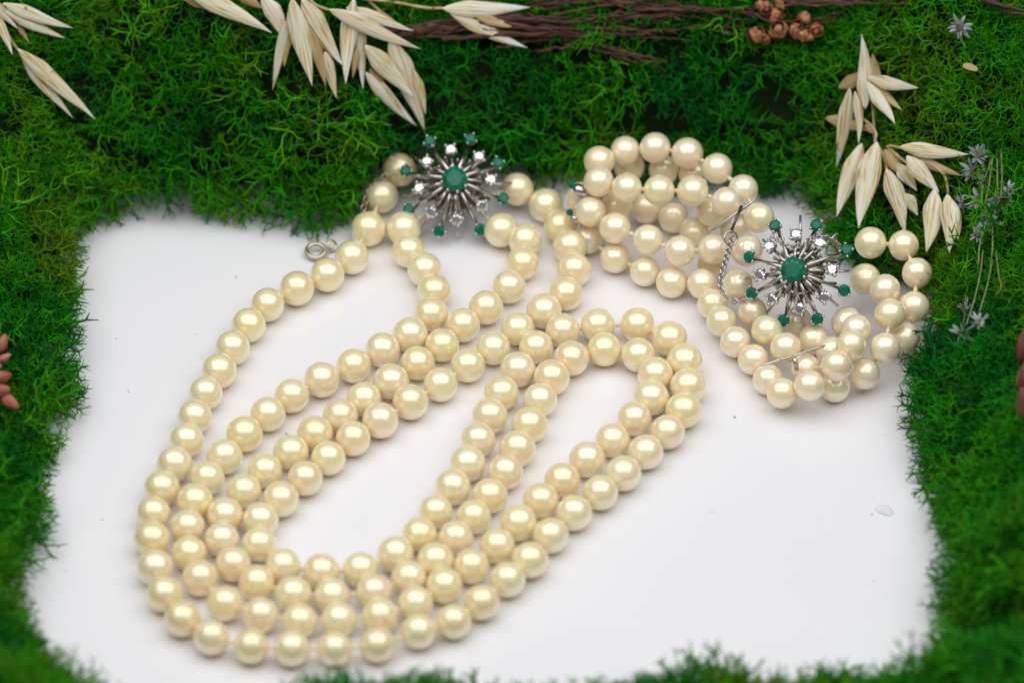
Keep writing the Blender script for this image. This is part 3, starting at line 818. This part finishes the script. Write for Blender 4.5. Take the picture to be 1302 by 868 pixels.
# ------------------------------------------------------------------ brown twigs with dried buds along the top
tw = empty('dried_twig', on_moss(760, 30, 1), 'dark red-brown dried twigs with small tan buds along the top edge', 'twig'); b0 = tw.location / S
rg = random.Random(8)
def twig(parent, pts, r, lift, base):
    P = smooth_path([on_moss(x, y, lift) for x, y in pts], 6)
    P = [p - base + Vector((rg.uniform(-.35, .35), rg.uniform(-.35, .35), rg.uniform(-.35, .35))) for p in P]
    mb = MB(); mb.tube(P, [r * (1 - .5 * i / len(P)) * rg.uniform(.65, 1.3) for i in range(len(P))], 7)
    return obj('stem', mb.mesh('stem'), M['twig'], parent)
TW = [([(500, 46), (560, 30), (640, 22), (720, 28), (800, 22), (860, 18)], 1.15, 9), ([(520, 40), (600, 34), (690, 30), (790, 44), (850, 36)], .9, 8.5),
      ([(560, 52), (640, 44), (720, 46), (780, 62), (850, 80)], .7, 9), ([(640, 30), (720, 40), (800, 38), (840, 50)], .8, 9),
      ([(670, 8), (740, 2), (800, -4), (880, -6)], .8, 9), ([(780, 2), (830, 8), (880, 14), (960, 10)], .9, 10), ([(800, -6), (840, 16), (870, 26)], .6, 9.5),
      ([(840, 6), (900, 10), (950, 18), (985, 22)], .6, 10), ([(880, 34), (930, 36), (980, 40)], .6, 8.5), ([(960, 8), (1000, 26), (1040, 24), (1072, 14)], .5, 9),
      ([(700, 20), (760, 10), (830, -2)], .6, 10), ([(600, 26), (680, 40), (760, 36), (830, 40)], .6, 9.6), ([(980, 4), (1080, 2), (1150, -4)], .7, 9),
      ([(1240, -6), (1270, 6), (1310, 16)], .8, 9), ([(640, 60), (700, 50), (780, 70), (820, 84)], .45, 8.4)]
for pts, r, lf in TW:
    twig(tw, pts, r * .8, lf, b0)
    for _ in range(2):
        jx, jy = rg.uniform(-40, 40), rg.uniform(-9, 9)
        twig(tw, [(x + jx + rg.uniform(-8, 8), y + jy + rg.uniform(-6, 6)) for x, y in pts], rg.uniform(.22, .42), lf + rg.uniform(-1, 1.5), b0)
def bud_mesh(seed, r):
    """a dried bud: overlapping scales around a small core"""
    rq = random.Random(seed); mb = MB(); mb.ball((0, 0, 0), r * .62, 10, 8)
    for lay in range(3):
        n = 5
        for k in range(n):
            a = 6.283 * (k + .5 * lay) / n + rq.uniform(-.2, .2); c, s_ = math.cos(a), math.sin(a)
            V = []; h = r * (1.15 - .25 * lay); wd = r * .55
            for i in range(5):
                t = i / 4; rad = r * (.25 + (.8 + .12 * lay) * math.sin(math.pi * (.15 + .62 * t)) * .9); z = -r * .7 + t * h * 1.5
                ww = wd * math.sin(math.pi * (.2 + .72 * t))
                for q in (-1, 0, 1):
                    V.append((c * rad * (1.06 if q == 0 else .97) - s_ * ww * q, s_ * rad * (1.06 if q == 0 else .97) + c * ww * q, z))
            Fc = []
            for i in range(4):
                for q in range(2): Fc.append((i * 3 + q, i * 3 + q + 1, i * 3 + 4 + q, i * 3 + 3 + q))
            mb.add(V, Fc)
    return mb.mesh('bud')
BUDS = [bud_mesh(k, 1.0) for k in range(3)]
for m_ in BUDS: m_.materials.append(M['bud'])
for x, y, r in [(963, 44, 1.55), (973, 50, 1.0), (974, 11, 1.3), (989, 18, 1.4), (967, 6, 1.0), (992, 6, 1.1), (990, 37, 1.7), (984, 42, 1.0), (1013, 40, 1.4), (1022, 45, 1.2), (1022, 24, 1.3), (1010, 36, 1.0), (1038, 39, 1.3), (1029, 49, 0.9), (984, 24, 1.0)]:
    o = obj('bud', rg.choice(BUDS), None, tw, on_moss(x, y, 10.5) - b0); o.scale = (r, r, r)
    o.rotation_euler = (rg.uniform(-1.2, 1.2), rg.uniform(-1.2, 1.2), rg.uniform(0, 6))

# pink buds at the left edge, brown-pink ones at the right edge
def pink_cluster(label, spots, lift, seed, stem, mat='pink'):
    rq = random.Random(seed); root = empty('dried_bud_sprig', on_moss(spots[0][0], spots[0][1], 1), label, 'dried buds'); b0 = root.location / S
    for x, y, L, W, ang in spots:
        c = on_moss(x, y, lift); d = RT * math.cos(ang) + UP * math.sin(ang) + V_ * .2
        mb = MB(); n = 9; P = []; R = []
        for i in range(n + 1):
            t = i / n; P.append((t * L - L / 2, 0, .08 * L * math.sin(t * 3.1))); R.append(max(W * .5 * math.sin(math.pi * min(1, .06 + .9 * t ** .8)) ** .7, .05))
        mb.tube(P, R, 12)
        V = []
        for vx, vy, vz in mb.v:
            g = 1 - .10 * (math.cos(3 * math.atan2(vz, vy)) > .8)
            V.append((vx, vy * g, vz * g * .8))
        mb.v = V
        obj('bud', mb.mesh('bud'), M[mat], root, c - b0, frame(d, V_))
    P = smooth_path([on_moss(x, y, lift - 1.5) - b0 for x, y in stem]); mb = MB(); mb.tube(P, .45, 6); obj('stem', mb.mesh('stem'), M['twig'], root)
pink_cluster('pinkish dried buds at the left edge of the moss', [(3, 436, 4, 2.4, 1.2), (5, 455, 3.4, 1.7, .5), (3, 479, 4.0, 2.8, .3), (0, 497, 4.4, 3.2, .2), (13, 511, 4.2, 2.8, -.6), (-12, 470, 5, 3, .4)], 9, 3,
             [(-14, 420), (-6, 450), (-8, 480), (-4, 510)])
pink_cluster('brown-pink dried buds cut off by the right edge', [(1301, 440, 7, 3.0, 1.5), (1303, 478, 7, 3.4, 1.4), (1301, 512, 6.5, 3.2, 1.6), (1312, 495, 7, 4, 1.2)], 9, 4,
             [(1306, 420), (1304, 470), (1306, 520), (1308, 545)], 'bud_red')

# ------------------------------------------------------------------ grey star flowers
def petal_mesh():
    mb = MB(); V = []; n = 6
    for i in range(n + 1):
        t = i / n; wd = .5 * math.sin(math.pi * (.12 + .84 * t)) ** .8
        z = .55 * t - .5 * t * t
        V += [(t * 3, -wd, z * 1.2 + .1), (t * 3, 0, z * 1.2), (t * 3, wd, z * 1.2 + .1)]
    o = len(V); V += [(x, y, z - .08) for x, y, z in V]
    Fc = []
    for i in range(n):
        for q in range(2):
            a = i * 3 + q; Fc.append((a, a + 3, a + 4, a + 1)); Fc.append((o + a, o + a + 1, o + a + 4, o + a + 3))
        Fc.append((i * 3, o + i * 3, o + i * 3 + 3, i * 3 + 3)); Fc.append((i * 3 + 2, i * 3 + 5, o + i * 3 + 5, o + i * 3 + 2))
    mb.add(V, Fc); return mb.mesh('petal')
PETAL = petal_mesh(); PETAL.materials.append(M['petal'])
mb = MB(); mb.ball((0, 0, .3), 1.0, 12, 8, (1, 1, .7))
for k in range(24):
    a = 2.4 * k; rr = .9 * math.sqrt(k / 24); mb.ball((rr * math.cos(a), rr * math.sin(a), .75 - .3 * rr), .2, 6, 4)
EYE = mb.mesh('flower_head'); EYE.materials.append(M['flower_eye'])
def flower(root, x, y, s_, n, nvec, lift, rq):
    base = root.location / S; c = on_moss(x, y, lift)
    o = obj('flower_head', EYE, None, root, c - base, frame(nvec.orthogonal(), nvec)); o.scale = (s_, s_, s_)
    for k in range(n):
        p = obj('petal', PETAL, None, o); a = 6.283 * k / n + rq.uniform(-.15, .15)
        p.location = Vector((math.cos(a) * .6, math.sin(a) * .6, rq.uniform(-.1, .25))) * S
        p.rotation_euler = (rq.uniform(-.6, .6), rq.uniform(-.95, .6), a + rq.uniform(-.25, .25)); q = rq.uniform(.55, 1.15); p.scale = (q, rq.uniform(.8, 1.3), 1)
def bunch(label, heads, stems, seed, lift=9):
    rq = random.Random(seed); root = empty('dried_flower_bunch', on_moss(heads[0][0], heads[0][1], 1), label, 'dried flowers')
    for x, y, s_ in heads:
        nv = (V_ * .45 + Vector((rq.uniform(-.9, .9), rq.uniform(-.5, .4), rq.uniform(-1.0, .6)))).normalized()
        flower(root, x, y, s_, rq.randint(15, 20), nv, lift + rq.uniform(-2, 1), rq)
    for st in stems:
        P = smooth_path([on_moss(x, y, lift + dz) - root.location / S for x, y, dz in st]); mb = MB(); mb.tube(P, .2, 6); obj('stem', mb.mesh('stem'), M['green_stem'], root)
    return root
bunch('grey-green dried star flowers beside the right oat sprig', [(1245, 198, .95), (1236, 218, .9), (1225, 258, .95), (1246, 252, 1.0), (1272, 253, .95), (1257, 278, 1.0), (1250, 232, .7), (1282, 242, .6), (1243, 300, .6)],
      [[(1262, 200, 0), (1258, 232, 1), (1252, 262, 1)], [(1268, 202, 0), (1268, 230, 1), (1270, 248, 0)], [(1273, 190, -2), (1274, 220, 1), (1273, 250, 1)], [(1260, 196, -2), (1257, 215, 1), (1245, 240, 1)],
       [(1255, 280, 0), (1246, 310, 1), (1244, 336, -1)], [(1262, 288, 0), (1262, 315, 1), (1259, 340, -2)]], 5)
bunch('small grey dried star flowers lower on the right moss bank', [(1226, 396, .95), (1221, 424, .95), (1244, 408, .8)],
      [[(1250, 318, -1), (1246, 350, 1), (1238, 384, 1), (1229, 412, 1)], [(1262, 330, -2), (1256, 360, 0), (1246, 395, 1)], [(1266, 316, -2), (1270, 350, 0), (1273, 365, 1), (1266, 376, 0)]], 6)
bunch('single pale dried star flower in the top right moss', [(1221, 35, .85)], [[(1221, 38, 0), (1222, 50, -1), (1228, 62, -3)]], 7, 9.5)

# curled tan leaf scrap, made-up thin sheet for a white smear on the card, dust
def scrap(name, p, L, W, curl, d, mat, label, cat):
    root_p = p
    mb = MB(); V = []; nu, nv = 10, 6
    for side in (0, 1):
        for i in range(nu + 1):
            t = i / nu; wd = W * math.sin(math.pi * (.1 + .8 * t)) ** .7 / 2
            for j in range(nv + 1):
                u = j / nv * 2 - 1
                V.append((t * L - L / 2, u * wd, curl * (abs(u) ** 2 * wd + .35 * L * (t - .5) ** 2) - .07 * side + .1 + .06 * math.sin(9 * t + 4 * u)))
    k = nv + 1; o = (nu + 1) * k; Fc = []
    for i in range(nu):
        for j in range(nv):
            a = i * k + j; Fc.append((a, a + k, a + k + 1, a + 1)); Fc.append((o + a, o + a + 1, o + a + k + 1, o + a + k))
        for j in (0, nv):
            a = i * k + j; Fc.append((a, o + a, o + a + k, a + k) if j == 0 else (a, a + k, o + a + k, o + a))
    mb.add(V, Fc); ob = obj(name, mb.mesh(name), M[mat], None, p, frame(d[0], d[1])); ob['label'] = label; ob['category'] = cat
scrap('leaf_scrap', on_moss(1233, 88, 9), 3.2, 2.0, .6, (RT + UP * -.3, V_ + UP), 'husk_tan', 'curled tan leaf scrap in the moss at the upper right', 'leaf')
scrap('white_smear', at(1124, 648, .12), 4.2, 2.6, .05, (Vector((1, -.75, 0)), Vector((0, 0, 1))), 'smear', 'pale bluish-white smear on the card, made up as a thin sheet, by the right moss', 'petal')
mb = MB()
for x, y, r in [(364, 551, .28), (1109, 653, .25), (934, 530, .3), (300, 352, .22), (148, 430, .18), (163, 497, .2), (1112, 738, .2), (130, 660, .22), (83, 724, .2), (905, 650, .16), (560, 625, .14), (250, 425, .15)]:
    r *= .72; p = at(x, y, r * .8); mb.ball(p, r, 6, 5, (1, .8, .7))
du = obj('dust', mb.mesh('dust'), M['dust']); du['kind'] = 'stuff'; du['label'] = 'tiny dark dust specks on the white card'; du['category'] = 'dust'
